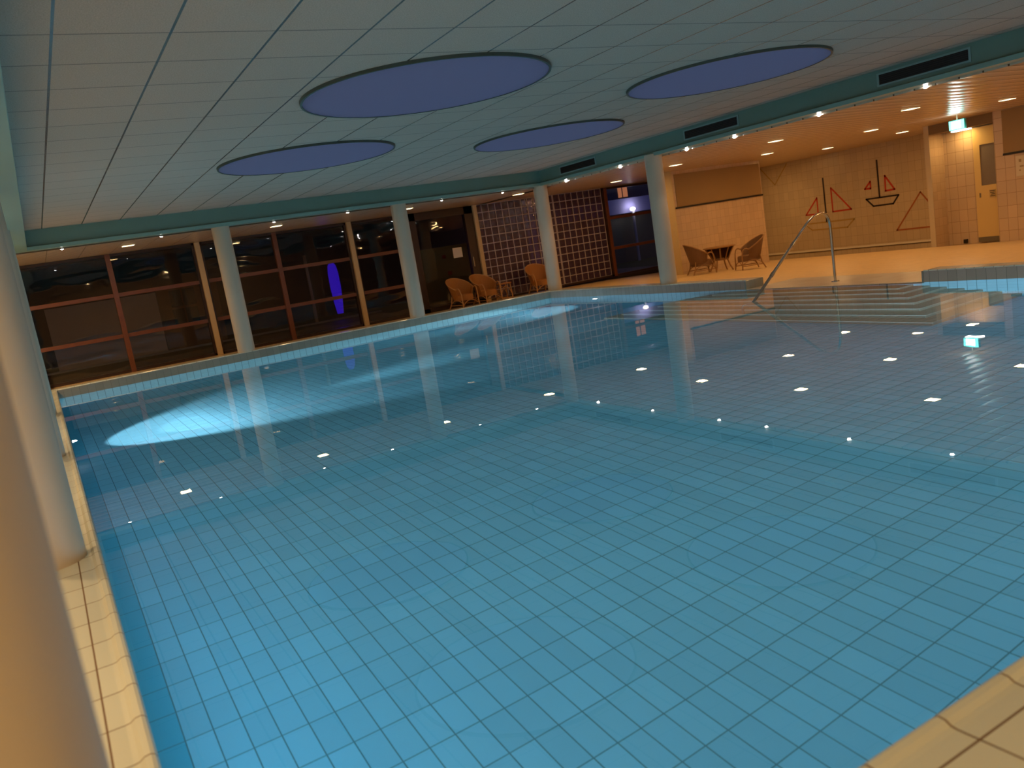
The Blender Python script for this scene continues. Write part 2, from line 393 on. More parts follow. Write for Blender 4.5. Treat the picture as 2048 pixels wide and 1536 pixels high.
# --- columns
def column(x, y, z0, label, rad=.15, ztop=2.5):
    b_ = MB().lathe([(rad, z0), (rad, ztop)], (0, 0), 48)
    o = b_.build('column', M['column'], smooth=True, loc=(x, y, 0)); struct(o); o['label'] = label; return o
for i, (x, y, z0, lb) in enumerate([
    (-.215, 1.10, DZ, 'blurred round column nearest the camera at left edge'), (-.215, 4.68, DZ, 'second round column along the left pool edge'),
    (-.215, 8.25, DZ, 'third round column along the left pool edge'), (-.215, 11.9, DZ, 'fourth round column along the left pool edge'),
    (3.22, 15.88, DZ, 'round column on the far rim, leftmost of the far row'), (6.76, 15.88, DZ, 'round column on the far rim left of the open glass door'),
    (10.22, 15.90, DZ, 'round column at the far right pool corner'), (10.17, 11.93, DZ, 'round column on right rim beside the orange lit wall')]):
    column(x, y, z0, lb, rad=.17 if i < 4 else .158)

# --- beams
ZC, ZB, ZS = 2.792, 2.50, 2.44
def beam(name, a, b):
    struct(MB().box(a, b).build(name, M['beam']))
beam('beam_far', (-.35, 15.72, ZB-.02), (10.60, 16.12, ZC+.02)); struct(MB().box((-.10, 15.66, ZB-.035), (10.16, 16.12, ZB+.025), .004).build('beam_far_flange', M['beam_lip']))
beam('beam_right', (10.14, .6, ZB-.02), (10.60, 15.72, ZC+.02)); struct(MB().box((10.08, .6, ZB-.035), (10.60, 15.65, ZB+.025), .004).build('beam_right_flange', M['beam_lip']))
beam('beam_left', (-.45, .6, ZB-.02), (.06, 15.72, ZC+.02)); struct(MB().box((-.45, .6, ZB-.035), (.11, 15.65, ZB+.025), .004).build('beam_left_flange', M['beam_lip']))
beam('beam_near', (-.45, .5, ZB-.035), (10.6, .9, ZC+.02))

# --- main ceiling with four round skylights
SKY = [(3.36, 6.80, 1.09), (3.345, 10.42, 1.09), (7.08, 6.92, 1.09), (6.98, 10.42, 1.10)]
bm = bmesh.new()
outer = [(.0, .8), (10.2, .8), (10.2, 15.8), (.0, 15.8)]
ev = []
def loop(pts, z):
    vs = [bm.verts.new((x, y, z)) for x, y in pts]
    return [bm.edges.new((vs[i], vs[(i+1) % len(vs)])) for i in range(len(vs))]
ev += loop(outer, ZC)
for cx, cy, R_ in SKY: ev += loop([(cx+R_*math.cos(2*PI*k/96), cy+R_*math.sin(2*PI*k/96)) for k in range(96)], ZC)
bmesh.ops.triangle_fill(bm, use_beauty=True, use_dissolve=False, edges=ev)
me = bpy.data.meshes.new('ceiling'); bm.to_mesh(me); bm.free(); me.materials.append(M['ceiling'])
o = bpy.data.objects.new('ceiling', me); C.objects.link(o); struct(o)
M['ring'] = plain('skylight_ring', (.05, .08, .07), .5)
SKL = ['blue round skylight, left one of the nearer pair', 'blue round skylight, left one of the farther pair', 'blue round skylight, right one of the nearer pair', 'blue round skylight, right one of the farther pair']
for i, (cx, cy, R_) in enumerate(SKY):
    e = empty('skylight', (cx, cy, ZC)); tag(e, SKL[i], 'skylight', 'round skylights in the pool ceiling')
    MB().lathe([(R_+.015, .0), (R_+.012, -.026), (R_-.008, -.026), (R_-.010, .02)], (0, 0), 96).build('frame', M['ring'], e, smooth=True)
    MB().disc((0, 0), R_-.008, -.022, 96).build('panel', M['skypanel'], e)

# --- recess (slatted) ceiling
def slab(name, a, b, mat=M['slats']): return struct(MB().box(a, b).build(name, mat))
slab('ceiling_far_walkway', (-4.2, 15.9, ZS), (10.60, 19.3, ZS+.05))
slab('ceiling_right_hall', (10.35, -5.2, ZS), (21.5, 20.3, ZS+.05))
slab('ceiling_left_aisle', (-4.2, -5.2, ZS), (-.2, 15.9, ZS+.05))
slab('ceiling_near_aisle', (-.2, -5.2, ZS), (10.35, .75, ZS+.05))
struct(MB().box((-4.3, 19.2, ZS-.005), (17.0, 19.35, 2.9)).build('wall_far_lintel', M['plaster']))

# --- closing walls
b_ = MB().box((-4.2, -5.2, -.7), (-4.0, 19.3, 2.6)); struct(b_.build('wall_left', M['plaster']))
b_ = MB().box((-4.2, -5.3, -.7), (21.6, -5.1, 2.6)); struct(b_.build('wall_back', M['wall_tile_y']))

# --- left tiled wall with beige panel (Y = 16.1)
struct(MB().box((14.22, 16.10, -.35), (17.30, 16.42, 2.46)).build('wall_partition', M['wall_tile_y']))
struct(MB().box((14.205, 16.095, -.35), (14.225, 16.425, 2.46)).build('wall_partition_end', plain('pier_paint', (.60, .45, .22), .6)))
struct(MB().box((17.0, 16.42, -.45), (17.30, 20.1, 2.46)).build('wall_partition_return', M['plaster']))
tag(MB().box((14.30, 16.078, 1.56), (17.26, 16.10, 2.36)).build('wall_panel', M['panel']), 'tan wall panel above the wicker table and two chairs', 'panel')
tag(MB().box((14.24, 16.07, 1.515), (17.30, 16.10, 1.555)).build('wall_strip', M['black']), 'long black strip under the tan panel above the wicker table', 'strip')
struct(MB().box((17.28, 20.0, -.75), (21.4, 20.2, 2.46)).build('wall_mural_side', M['mural_tile']))

# --- mural wall (X = 21.3)
struct(MB().box((21.30, 12.0, -.8), (21.5, 20.2, 2.46)).build('wall_mural', M['mural_tile']))
lg = empty('wall_ledge', (21.3, 17, -.42)); tag(lg, 'long pale ledge running low along the boat mural wall', 'ledge')
MB().box((-.035, -3.0, -.010), (-.001, 3.0, .045), .006).build('shelf', M['white'], lg)
MB().box((-.02, -3.0, -.028), (-.001, 3.0, -.010)).build('bracket', M['darkbrown'], lg)
def strip(mb, p, q, wd=.045, x=21.295):
    (y0, z0), (y1, z1) = p, q; d = Vector((y1-y0, z1-z0)); L_ = d.length; d /= L_; n = Vector((-d.y, d.x))*wd/2; e = d*wd*.4
    P_ = [(y0-e.x+n.x, z0-e.y+n.y), (y1+e.x+n.x, z1+e.y+n.y), (y1+e.x-n.x, z1+e.y-n.y), (y0-e.x-n.x, z0-e.y-n.y)]
    A = [mb.bm.verts.new((x, y, z)) for y, z in P_]; B = [mb.bm.verts.new((x+.0045, y, z)) for y, z in P_]
    mb.bm.faces.new(A); mb.bm.faces.new(B[::-1])
    for i in range(4): mb.bm.faces.new((A[i], A[(i+1) % 4], B[(i+1) % 4], B[i]))
def outline(pts, name, mat, parent=None, wd=.045, closed=True):
    mb = MB(); n = len(pts)
    for i in range(n if closed else n-1): strip(mb, pts[i], pts[(i+1) % n], wd)
    return mb.build(name, mat, parent)
b1 = empty('boat_mural', (0, 0, 0)); tag(b1, 'larger sailing boat mural with yellow hull and red sails, left one', 'mural', 'boat murals on the tiled wall')
outline([(17.385, 1.75), (17.38, .44)], 'mast', M['navy'], b1, closed=False, wd=.05)
outline([(17.67, 1.20), (18.13, .72), (17.67, .71)], 'sail', M['red'], b1)
outline([(17.125, 1.43), (17.125, .72), (16.47, .725)], 'sail', M['red'], b1)
outline([(18.22, .44), (16.40, .43), (16.66, .21), (17.95, .24)], 'hull', M['olive'], b1, wd=.035)
b2 = empty('boat_mural', (0, 0, 0)); tag(b2, 'smaller sailing boat mural with black hull and red sails, right one', 'mural', 'boat murals on the tiled wall')
outline([(15.503, 1.98), (15.50, .95)], 'mast', M['navy'], b2, closed=False, wd=.05)
outline([(15.765, 1.43), (15.955, 1.235), (15.768, 1.23)], 'sail', M['red'], b2, wd=.05)
outline([(15.285, 1.52), (15.295, 1.10), (15.01, 1.11)], 'sail', M['red'], b2, wd=.05)
outline([(15.94, .94), (14.90, .94), (15.085, .72), (15.72, .72)], 'hull', M['navy'], b2, wd=.045)
tag(outline([(14.246, .93), (15.035, -.035), (13.5, -.03)], 'triangle_mural', M['redfaint'], wd=.04), 'brown red triangle outline on the mural wall beside the pillar', 'mural')
tag(outline([(19.783, 2.40), (19.25, 1.82), (18.70, 2.40)], 'bird_mural', M['olive'], wd=.03, closed=False), 'faint V shaped line high on the mural wall above the chairs', 'mural')

# --- door wall (X = 18.4)
struct(MB().box((18.40, 12.0, -.85), (21.3, 12.115, 2.46)).build('wall_pier', M['wall_tile_y']))
struct(MB().box((18.385, 11.995, -.85), (18.40, 12.12, 2.46)).build('wall_pier_end', M['plaster']))
struct(MB().box((18.40, -5.2, -.5), (18.6, 10.53, 2.46)).build('wall_right', M['wall_tile_x']))
struct(MB().box((18.92, 10.3, -.5), (19.1, 12.0, 2.46)).build('wall_alcove', M['wall_tile_x']))
struct(MB().box((18.6, 10.33, -.5), (18.92, 10.53, 2.46)).build('wall_alcove_side', M['plaster']))
struct(MB().box((18.40, 10.53, 2.235), (18.90, 11.998, 2.445)).build('wall_lintel', M['soffit']))
tag(MB().box((18.375, -4.9, 1.54), (18.40, 10.33, 2.43)).build('wall_panel', M['panel']), 'tan wall panel right of the cream door, above the notice board', 'panel')
tag(MB().box((18.37, -4.9, 1.495), (18.40, 10.34, 1.54)).build('wall_strip', M['black']), 'black strip under the tan panel right of the cream door', 'strip')
dr = empty('door_1', (18.9, 10.86, -.34)); struct(dr); dr['label'] = 'cream door with a tall glass pane in the lit alcove'
doorc = plain('door_cream', (.70, .52, .22), .4)
dm = MB()
Z0 = -.34
def L(a, b): dm.box((a[0], a[1], a[2]), (b[0], b[1], b[2]))
L((-.05, -.33, 0), (0, -.24, 2.55)); L((-.05, .26, 0), (0, .40, 2.55)); L((-.05, -.24, 0), (0, .26, 1.26)); L((-.05, -.24, 2.16), (0, .26, 2.55))
dm.build('leaf', doorc, dr)
MB().box((-.03, -.24, 1.26), (-.01, .26, 2.16)).build('glass_pane', plain('wired_glass', (.22, .19, .16), .12), dr)
MB().box((-.055, -.33, .0), (-.048, .40, .11)).build('kick_plate', M['grille'], dr)
MB().box((-.055, .28, 1.0), (-.05, .32, 1.10), .002).build('lock_plate', M['steel'], dr)
dn = empty('door_notice', (18.84, 10.88, .72)); tag(dn, 'small notice with dark lines below the pane of the cream door', 'sign')
MB().box((-.002, -.07, -.09), (0.004, .07, .09)).build('sheet', plain('notice_sheet', (.55, .40, .18), .6), dn)
tx = MB()
for k, (a, b) in enumerate([(-.06, .06), (-.05, .05), (-.055, .03), (-.06, .05)]): tx.box((-.004, a, .055-.038*k), (-.002, b, .072-.038*k))
tx.build('lettering', M['ink'], dn)
tag(MB().box((18.86, 11.55, -.34), (18.92, 11.63, -.25), .004).build('door_stop', M['black']), 'small black block on the floor of the lit alcove', 'door stop')
M['faded'] = plain('faded_print', (.34, .24, .12), .6)
nb = empty('notice_board', (18.40, 9.75, 1.22)); tag(nb, 'pale notice board on the tiled wall at the right edge', 'notice board')
MB().box((-.02, -.42, -.20), (0, .34, .22), .003).build('board', plain('notice_sheet2', (.62, .55, .40), .6), nb)
tx = MB()
for yy, zz, ww, hh in [(.25, .12, .05, .06), (.22, .0, .08, .03), (.10, .02, .06, .05), (.26, -.08, .03, .03), (.0, -.02, .12, .10), (.02, -.14, .10, .03), (-.2, .1, .2, .05), (-.2, -.05, .22, .03)]:
    MB().box((-.023, yy-ww/2, zz-hh/2), (-.019, yy+ww/2, zz+hh/2)).build('printed_mark', M['faded'], nb)

# exit sign
ex = empty('exit_sign', (16.75, 10.31, 2.245)); tag(ex, 'glowing green and white exit sign hanging before the lit alcove', 'exit sign')
MB().box((0, -.17, -.10), (.06, .17, .10), .008).build('housing', plain('sign_green', (.02, .20, .16), .4), ex)
MB().box((-.008, -.155, -.088), (-.001, .155, .088)).build('panel', emis('sign_cyan', (.20, 1.0, .85), 3.5), ex)
pm = MB(); pm.box((-.014, -.09, -.07), (-.010, .10, .07), .0005); pm.build('pictogram', emis('sign_white', (1, 1, 1), 14), ex)
MB().box((-.05, -.26, -.135), (.07, .10, -.110), .006).build('diffuser', emis('sign_under', (1, .93, .85), 9), ex)
MB().tube([(.03, 0, .10), (.03, 0, .195)], .012, 8).build('hanger', M['lampframe'], ex)
area_light('exit_glow', (16.70, 10.31, 2.245), .28, 1.1, (.75, 1, .95), rot=(0, -PI/2, 0))
area_light('alcove_lamp_light', (18.66, 11.42, 2.225), .20, 7.0, (1.0, .62, .22))

# ================================================================== ceiling fittings
squares = [(1.768, 17.2), (4.576, 17.15), (7.482, 17.1), (10.351, 17.08), (13.275, 17.09), (12.70, 14.19), (12.74, 11.39), (12.85, 8.657), (12.8, 5.9), (12.8, 3.1),
           (15.656, 11.466), (15.654, 8.681), (15.59, 14.226), (15.6, 5.9), (18.0, 14.858), (18.56, 12.76), (19.35, 18.6), (-1.0, 17.2),
           (-1.35, 2.6), (-1.35, 5.9), (-1.35, 9.2), (-1.35, 12.5), (-1.7, 14.9), (-1.1, -.7), (2.2, -1.9), (5.5, -1.9), (8.8, -1.9)]
squares[14] = (18.50, 14.858)
sqlab = ['first', 'second', 'third', 'fourth', 'fifth', 'sixth', 'seventh', 'eighth']
proto = empty('recessed_downlight', (*squares[0], ZS))
MB().box((-.12, -.12, -.006), (.12, .12, 0)).build('frame', M['lampframe'], proto)
MB().box((-.10, -.10, -.009), (.10, .10, -.0062)).build('lamp_panel', M['lamp_warm'], proto)
SL = {0: 'square warm downlight over the far walkway above the leftmost window', 1: 'square warm downlight over the far walkway between the first two far columns', 2: 'square warm downlight over the far walkway beside the second far column',
      3: 'square warm downlight over the far walkway above the glass blocks', 4: 'square warm downlight above the brown door unit by the second glass block panel',
      5: 'square warm downlight just right of the column beside the tan panel', 6: 'square warm downlight in front of the tan panel right end', 7: 'square warm downlight near the long beam above the mural boats',
      10: 'square warm downlight above the black hulled boat mural', 11: 'square warm downlight right of the exit sign at the picture edge', 12: 'square warm downlight above the left end of the mural wall',
      14: 'square warm downlight close to the mural wall above the first mast', 15: 'square warm downlight close to the mural wall nearest the pillar', 16: 'added square warm downlight hidden behind the tan panel wall to brighten the mural'}
for i, (x, y) in enumerate(squares):
    e = proto if i == 0 else copy_tree(proto)
    e.location = (x, y, ZS)
    lb = SL.get(i, 'square warm downlight in the slatted ceiling outside the picture')
    tag(e, lb, 'ceiling light', 'square downlights in the slatted ceiling')
    p_ = P_SQUARE*(2.2 if x > 10.6 else .8)
    if i == 16: p_ = P_SQUARE*3.2  # unseen lamp added, at extra power, to brighten the mural's left part
    if x < 0 or y < 0: p_ = P_SQUARE*5.8
    area_light('downlight_light', (x, y, ZS-.012), .18, p_, AISLE if (x < 0 or y < 0) else WARM)
spots = [(.62, 15.93), (2.203, 15.93), (4.224, 15.93), (5.694, 15.93), (7.779, 15.93), (9.266, 15.93)] + [(10.34, y) for y in (15.021, 13.127, 11.219, 10.078, 8.4, 6.736, 5.2, 3.4)] + [(-.15, y) for y in (2.9, 6.5, 10.2, 13.8)]
sp0 = empty('beam_spotlight', (*spots[0], ZB-.035))
MB().lathe([(.040, 0), (.042, -.008), (.030, -.010)], (0, 0), 20).build('ring', M['steel'], sp0, smooth=True)
MB().lathe([(.029, -.009), (.027, -.020), (.019, -.031), (.001, -.036)], (0, 0), 20).build('lens', M['lamp_spot'], sp0, smooth=True)
OR = ['first', 'second', 'third', 'fourth', 'fifth', 'sixth', 'seventh', 'eighth']
for i, (x, y) in enumerate(spots):
    e = sp0 if i == 0 else copy_tree(sp0)
    e.location = (x, y, ZB-.035)
    if i < 6: lb = 'small white spotlight under the far beam, %s from the left' % OR[i]
    elif i < 12: lb = 'small white spotlight under the right beam, %s from the far corner' % OR[i-6]
    elif i < 14: lb = 'small white spotlight under the right beam outside the picture'
    else: lb = 'small white spotlight under the left beam behind the columns'
    tag(e, lb, 'spotlight', 'small spotlights under the green beams')
    spot_light('spot_light', (x, y, ZB-.08), (x, y, 0), math.radians(95), .6, P_SPOT, SPOTC, .03)

# vents in the right beam
for i, (y0, y1) in enumerate([(13.63, 14.87), (9.78, 11.0), (6.035, 7.24)]):
    e = empty('air_vent', (10.14, (y0+y1)/2, 2.665)); h = (y1-y0)/2
    tag(e, ['dark air vent in the right beam, farthest of three', 'dark air vent in the right beam, middle of three', 'dark air vent in the right beam, nearest of three'][i], 'air vent', 'air vents in the right beam')
    fm = MB()
    fm.box((-.014, -h-.03, -.085), (0, h+.03, -.063)); fm.box((-.014, -h-.03, .063), (0, h+.03, .085)); fm.box((-.014, -h-.03, -.063), (0, -h, .063)); fm.box((-.014, h, -.063), (0, h+.03, .063))
    fm.build('frame', M['vframe'], e)
    MB().box((-.003, -h, -.063), (-.001, h, .063)).build('opening', M['darkslat'], e)
    sm = MB()
    for k in range(5): sm.box((-.010, -h, -.05+.025*k-.003), (-.004, h, -.05+.025*k+.001))
    sm.build('slats', plain('vent_slat', (.02, .02, .022), .5) if i == 0 else bpy.data.materials['vent_slat'], e)

# ================================================================== far windows (Y = 19.17)
YW, ZT, ZW0 = 19.17, 2.435, -.05
def post(name, x0, x1, mat, d=.10, z0=ZW0, z1=ZT):
    return MB().box((x0, YW-d, z0), (x1, YW+.05, z1), .004).build(name, mat)
def window(n, x0, x1, mull, label):
    e = empty('window_%d' % n, ((x0+x1)/2, YW, ZW0)); struct(e); e['label'] = label
    cx = (x0+x1)/2
    fm = MB(); d = .06
    fm.box((x0-cx, -d, 0), (x0-cx+.05, d, ZT-ZW0)); fm.box((x1-cx-.05, -d, 0), (x1-cx, d, ZT-ZW0)); fm.box((x0-cx, -d, ZT-ZW0-.05), (x1-cx, d, ZT-ZW0)); fm.box((x0-cx, -d, 0), (x1-cx, d, .05))
    fm.build('window_frame', M['darkbrown'], e)
    for mx_ in mull: MB().box((mx_-cx-.05, -d-.02, 0), (mx_-cx+.05, d, ZT-ZW0), .004).build('mullion', M['brown'], e)
    for z in (.73, 1.585): MB().box((x0-cx+.03, -d+.01, z-ZW0-.04), (x1-cx-.03, d, z-ZW0+.04), .004).build('transom', M['brown'], e)
    MB().box((x0-cx, -.006, .03), (x1-cx, .006, ZT-ZW0-.03)).build('pane', M['glass'], e)
window(1, -3.7, 3.25, (-1.95, 1.52), 'dark brown framed window at the far left behind the left columns')
window(2, 3.36, 6.72, (5.0,), 'dark brown framed window between the first two far columns with a blue glow')
window(3, 6.83, 8.32, (), 'narrow brown framed window just left of the second far column')
for i, (a, b) in enumerate([(3.25, 3.36), (6.72, 6.83), (10.125, 10.235)]):
    o = post('window_post', a, b, M['cream'], .14); tag(o, ['slim pale post left of the first far column', 'slim pale post left of the second far column', 'slim pale post between the dark door and the glass blocks'][i], 'post', 'slim pale posts between the far windows')
# dark glazed door
d2 = empty('door_2', (9.22, YW, ZW0)); struct(d2); d2['label'] = 'dark glazed door with a white paper notice behind the wicker chairs'
fm = MB(); fm.box((-.90, -.08, 0), (-.72, .06, 2.485)); fm.box((.66, -.08, 0), (.90, .06, 2.485)); fm.box((-.90, -.08, 2.30), (.90, .06, 2.485)); fm.box((-.90, -.08, 0), (.90, .06, .10))
fm.build('door_frame', M['darkbrown'], d2)
MB().box((-.75, -.006, .05), (.70, .006, 2.35)).build('door_glass', M['glass'], d2)
MB().box((.70, -.10, .95), (.73, -.08, 1.20), .004).build('handle', M['steel'], d2)
tag(MB().box((9.42, YW-.016, 1.195), (9.68, YW-.010, 1.445)).build('paper_notice', M['paper']), 'white paper sheet taped on the dark glass door', 'paper notice')
# glass block panels
def blocks(n, x0, x1, label):
    z0, z1 = .0, ZT; nx = round((x1-x0)/.2); nz = round((z1-z0)/.2); px = (x1-x0)/nx; pz = (z1-z0)/nz
    e = empty('window_%d' % n, (x0, YW, z0)); struct(e); e['label'] = label
    bl = MB(); mo = MB()
    for i in range(nx):
        for k in range(nz): bl.box((i*px+.008, -.03, k*pz+.008), ((i+1)*px-.008, .04, (k+1)*pz-.008), .012)
    for i in range(nx+1): mo.box((i*px-.012, -.025, 0), (i*px+.012, .035, z1-z0))
    for k in range(nz+1): mo.box((0, -.0245, k*pz-.010), (x1-x0, .0345, k*pz+.010))
    bl.build('glass_blocks', M['block'], e); mo.build('mortar', M['mortar'], e)
    MB().box((0, -.06, -.05), (x1-x0, .06, 0)).build('sill', M['darkbrown'], e)
blocks(4, 10.235, 12.63, 'glass block panel behind the far corner column, left part')
blocks(5, 12.66, 14.27, 'glass block panel right of the far corner column')
window(6, 14.30, 16.98, (14.40, 16.2), 'brown framed window right of the glass blocks with a lamp outside')

# ================================================================== outside the far windows
struct(MB().box((-12, 19.35, -.5), (17.0, 40, -.07)).build('ground_outside', plain('paving_dark', (.10, .075, .06), .6, noise=.2, nscale=3)))
struct(MB().box((17.0, 20.3, -.5), (40, 40, -.07)).build('ground_lawn', plain('lawn_dark', (.05, .07, .02), .9, noise=.4, nscale=9)))
struct(MB().box((-12, 19.36, 2.75), (14.0, 27, 2.9)).build('sky_blocker_outside', M['darkbrown']))  # roof slab added to keep sky light off the ground outside
struct(MB().box((-12, 27, -.1), (16.5, 27.2, 2.9)).build('wall_outside', plain('outside_dark', (.06, .05, .05), .7)))
tag(MB().box((.2, 24.0, -.07), (2.85, 24.15, 1.56)).build('garden_wall', plain('outside_wall', (.55, .45, .40), .8, noise=.1, nscale=2)), 'pale low wall outside behind the leftmost window', 'wall')
tag(MB().box((-5, 23.8, -.07), (9.0, 23.92, -.02)).build('kerb', plain('outside_kerb', (.4, .4, .42), .6)), 'pale kerb line outside along the far windows', 'kerb')
tag(MB().lathe([(.09, .0), (.13, .35), (.155, .8), (.15, 1.2), (.12, 1.42), (.07, 1.5), (0.001, 1.52)], (0, 0), 24).build('light_column', emis('blue_glow', (.06, .015, .90), .45), loc=(7.78, 24, .1), smooth=True), 'deep blue glowing column outside the second window', 'light column')
tag(MB().box((7.05, 24.2, -.07), (7.13, 24.28, 1.95)).build('garden_post', M['cream']), 'thin pale post outside left of the blue glowing column', 'post')
sh = empty('garden_shed', (2.9, 24.3, -.07)); tag(sh, 'brown shed outside with a dark square window, beside the pale wall', 'shed')
MB().box((0, 0, 0), (1.6, 1.0, 1.75)).build('wall', plain('shed_brown', (.20, .09, .05), .7), sh)
sw = MB(); sw.box((.32, -.02, .68), (.62, .0, 1.10)); sw.box((.66, -.02, .68), (.98, .0, 1.10)); sw.box((.32, -.02, 1.16), (.62, .0, 1.62)); sw.box((.66, -.02, 1.16), (.98, .0, 1.62))
sw.build('window', M['black'], sh)
yw = empty('yellow_wall', (9.6, 22.0, -.07)); tag(yw, 'dim yellow wall seen through the dark glass door', 'wall')
MB().box((0, 0, 0), (2.2, .15, 1.62)).build('panel', plain('yellow_plaster', (.50, .40, .16), .8), yw)
MB().box((.85, -.02, 1.28), (.95, .0, 1.38)).build('red_mark', M['red'], yw)
MB().box((.95, -.02, .78), (1.07, .0, .90)).build('red_mark', M['red'], yw)
# building seen through the right window
bd = empty('outside_building', (19.0, 25.0, -.07)); tag(bd, 'blue lit building outside behind the right brown window', 'building')
MB().box((-2.5, 0, 1.82), (8, .2, 2.36)).build('fascia', plain('facade_blue', (.35, .35, .75), .7), bd)
MB().box((-2.5, .3, 0), (8, .5, 1.82)).build('wall', plain('facade_dark', (.10, .11, .10), .7), bd)
MB().box((-2.5, .25, 2.36), (8, .5, 4.2)).build('upper_wall', plain('facade_upper', (.05, .06, .10), .7), bd)
lw = MB(); lw.box((.62, .22, 2.42), (.78, .26, 3.0)); lw.box((.85, .22, 2.42), (1.05, .26, 3.0)); lw.build('lit_window', emis('lit_window', (1.0, .36, .16), .55), bd)
ol = empty('outdoor_lamp', (19.9, 24.85, 1.86)); tag(ol, 'bright white globe lamp outside behind the right brown window', 'lamp')
lm = MB(); bmesh.ops.create_uvsphere(lm.bm, u_segments=20, v_segments=12, radius=.11)
for v in lm.bm.verts: v.co.z *= .7
lm.build('globe', emis('globe_glow', (1, .92, .8), 4), ol, smooth=True)
MB().tube([(0, 0, -.08), (0, 0, -1.93)], .05, 12).build('pole', plain('lamp_pole', (.45, .45, .55), .5), ol)
area_light('outdoor_lamp_light', (19.9, 24.7, 1.9), .2, 4, (1, .9, .8), rot=(PI/2, 0, 0))

# ================================================================== underwater steps and handrail
S = 1.35
st = empty('pool_steps', (9.9, 8.4, ZD)); struct(st); st['label'] = 'wide submerged steps leading down into the pool'
for i in range(1, 8):
    zt = -S*(1-.125*i); zb_ = -S*(1-.125*(i-1))
    x0 = S*(6.08+.175*(i-1)); y0 = S*(4.05+.17*(i-1)); y1 = S*(8.44-.14*(i-1))
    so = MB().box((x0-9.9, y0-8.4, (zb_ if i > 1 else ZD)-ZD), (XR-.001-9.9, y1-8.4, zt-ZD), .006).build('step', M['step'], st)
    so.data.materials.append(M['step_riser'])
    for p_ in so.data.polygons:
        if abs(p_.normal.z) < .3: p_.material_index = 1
    MB().box((x0-9.9-.004, y0-8.4-.004, zt-ZD-.030), (x0-9.9+.012, y1-8.4, zt-ZD+.002)).build('nosing', M['nosing'], so)
hr = empty('handrail', (10.41, 8.44, .006)); tag(hr, 'polished steel handrail sloping down into the pool steps', 'handrail')
def arc_pts(p0, p1, p2, n=8):
    p0, p1, p2 = map(Vector, (p0, p1, p2)); return [(p0*(1-t)**2+p1*2*t*(1-t)+p2*t*t) for t in [k/n for k in range(n+1)]]
pts = [Vector((0, 0, 0)), Vector((0, 0, .80))] + arc_pts((0, 0, .83), (-.02, 0, 1.05), (-.20, 0, 1.045), 8) + arc_pts((-.24, 0, 1.035), (-.36, 0, 1.02), (-.50, 0, .93), 5)
e0 = Vector((-1.735, 0, -.01)); s0 = Vector((-.50, 0, .93)); d = (e0-s0).normalized()
pts += [s0+d*t for t in (.3, .8, 1.2, (e0-s0).length)]
low = e0+d*.20
pts += arc_pts(low, low+d*.10, low+Vector((-.06, 0, -.20)), 6)
pts += [Vector((low.x-.06, 0, -1.0))]
MB().tube(pts, .021, 14).build('rail', M['steel'], hr, smooth=True)
MB().lathe([(.021, .014), (.055, .012), (.060, .0)], (0, 0), 24).build('flange', M['steel'], hr, smooth=True)
for t in (.42, 1.02):
    c_ = s0+d*t; MB().tube([c_-d*.035, c_+d*.035], .027, 14).build('collar', M['steel'], hr, smooth=True)
# underwater lamps
def pool_lamp(loc, rz, label, target, ang, power, blend=.5, vis=True):
    e = empty('underwater_lamp', loc, rz); tag(e, label, 'pool light', 'underwater lamps in the pool walls')
    a = MB(); a.lathe([(.06, 0), (.10, 0), (.10, .012), (.085, .018), (.06, .018)], (0, 0), 28)
    for v in a.bm.verts: v.co = Vector((v.co.z, v.co.x, v.co.y))
    a.build('bezel', M['steel'], e, smooth=True)
    a = MB(); a.lathe([(.06, .010), (.05, .04), (.03, .06), (.001, .068)], (0, 0), 24)
    for v in a.bm.verts: v.co = Vector((v.co.z, v.co.x, v.co.y))
    a.build('lens', M['lamp_pool'], e)
    dv = (Vector(target)-Vector(loc)).normalized()
    spot_light('pool_beam_light', Vector(loc)+dv*.06, target, ang, blend, power, POOLC if not vis else (.85, .93, 1.0), .05)
pool_lamp((XL, 10.65, -.50), 0, 'bright underwater lamp in the left pool wall', (8.0, 11.7, -1.30), math.radians(20), 2600, .8)
spot_light('pool_beam_wide', (XL+.09, 10.65, -.50), (1.4, 10.95, -1.25), math.radians(84), .35, 620, (.90, .92, 1.0), .04)
pool_lamp((XR, 13.99, -.55), PI, 'bright underwater lamp in the right pool wall near the far corner', (5.0, 15.0, -1.35), math.radians(24), P_BEAM*.8, .7)
spot_light('pool_beam_wide', (XR-.09, 13.99, -.55), (8.4, 14.6, -1.25), math.radians(90), .5, 300, (.90, .92, 1.0), .04)
for i, (x, y, rz, tx_, ty_) in enumerate([(.9, YN, PI/2, .9, 8), (2.7, YN, PI/2, 2.7, 8), (4.5, YN, PI/2, 4.5, 8), (6.3, YN, PI/2, 6.3, 8), (8.1, YN, PI/2, 8.1, 8), (9.6, YN, PI/2, 9.6, 8)]):
    pool_lamp((x, y, -.5), rz, 'underwater lamp hidden below the near pool rim', (tx_, ty_, -.75), math.radians(165), P_WALLLAMP, 1.0, False)

# added fill spots without fittings to brighten the far pool floor: intensity falls with the angle below the horizontal
for x in (1.6, 3.4, 5.6):
    o = spot_light('pool_far_fill', (x, YN+.08, -.55), (x, 12, -.55), math.radians(170), .3, P_FARFILL, POOLC, .05)
    l = o.data; l.use_nodes = True; nt = l.node_tree; em = nt.nodes['Emission']
    ge = N(nt, 'ShaderNodeNewGeometry'); sp = N(nt, 'ShaderNodeSeparateXYZ'); nt.links.new(ge.outputs['Normal'], sp.inputs[0])
    z = math_n(nt, 'MAXIMUM', math_n(nt, 'ABSOLUTE', sp.outputs[2]), .07)
    nt.links.new(math_n(nt, 'POWER', math_n(nt, 'DIVIDE', .07, z), 2.3), em.inputs['Strength'])

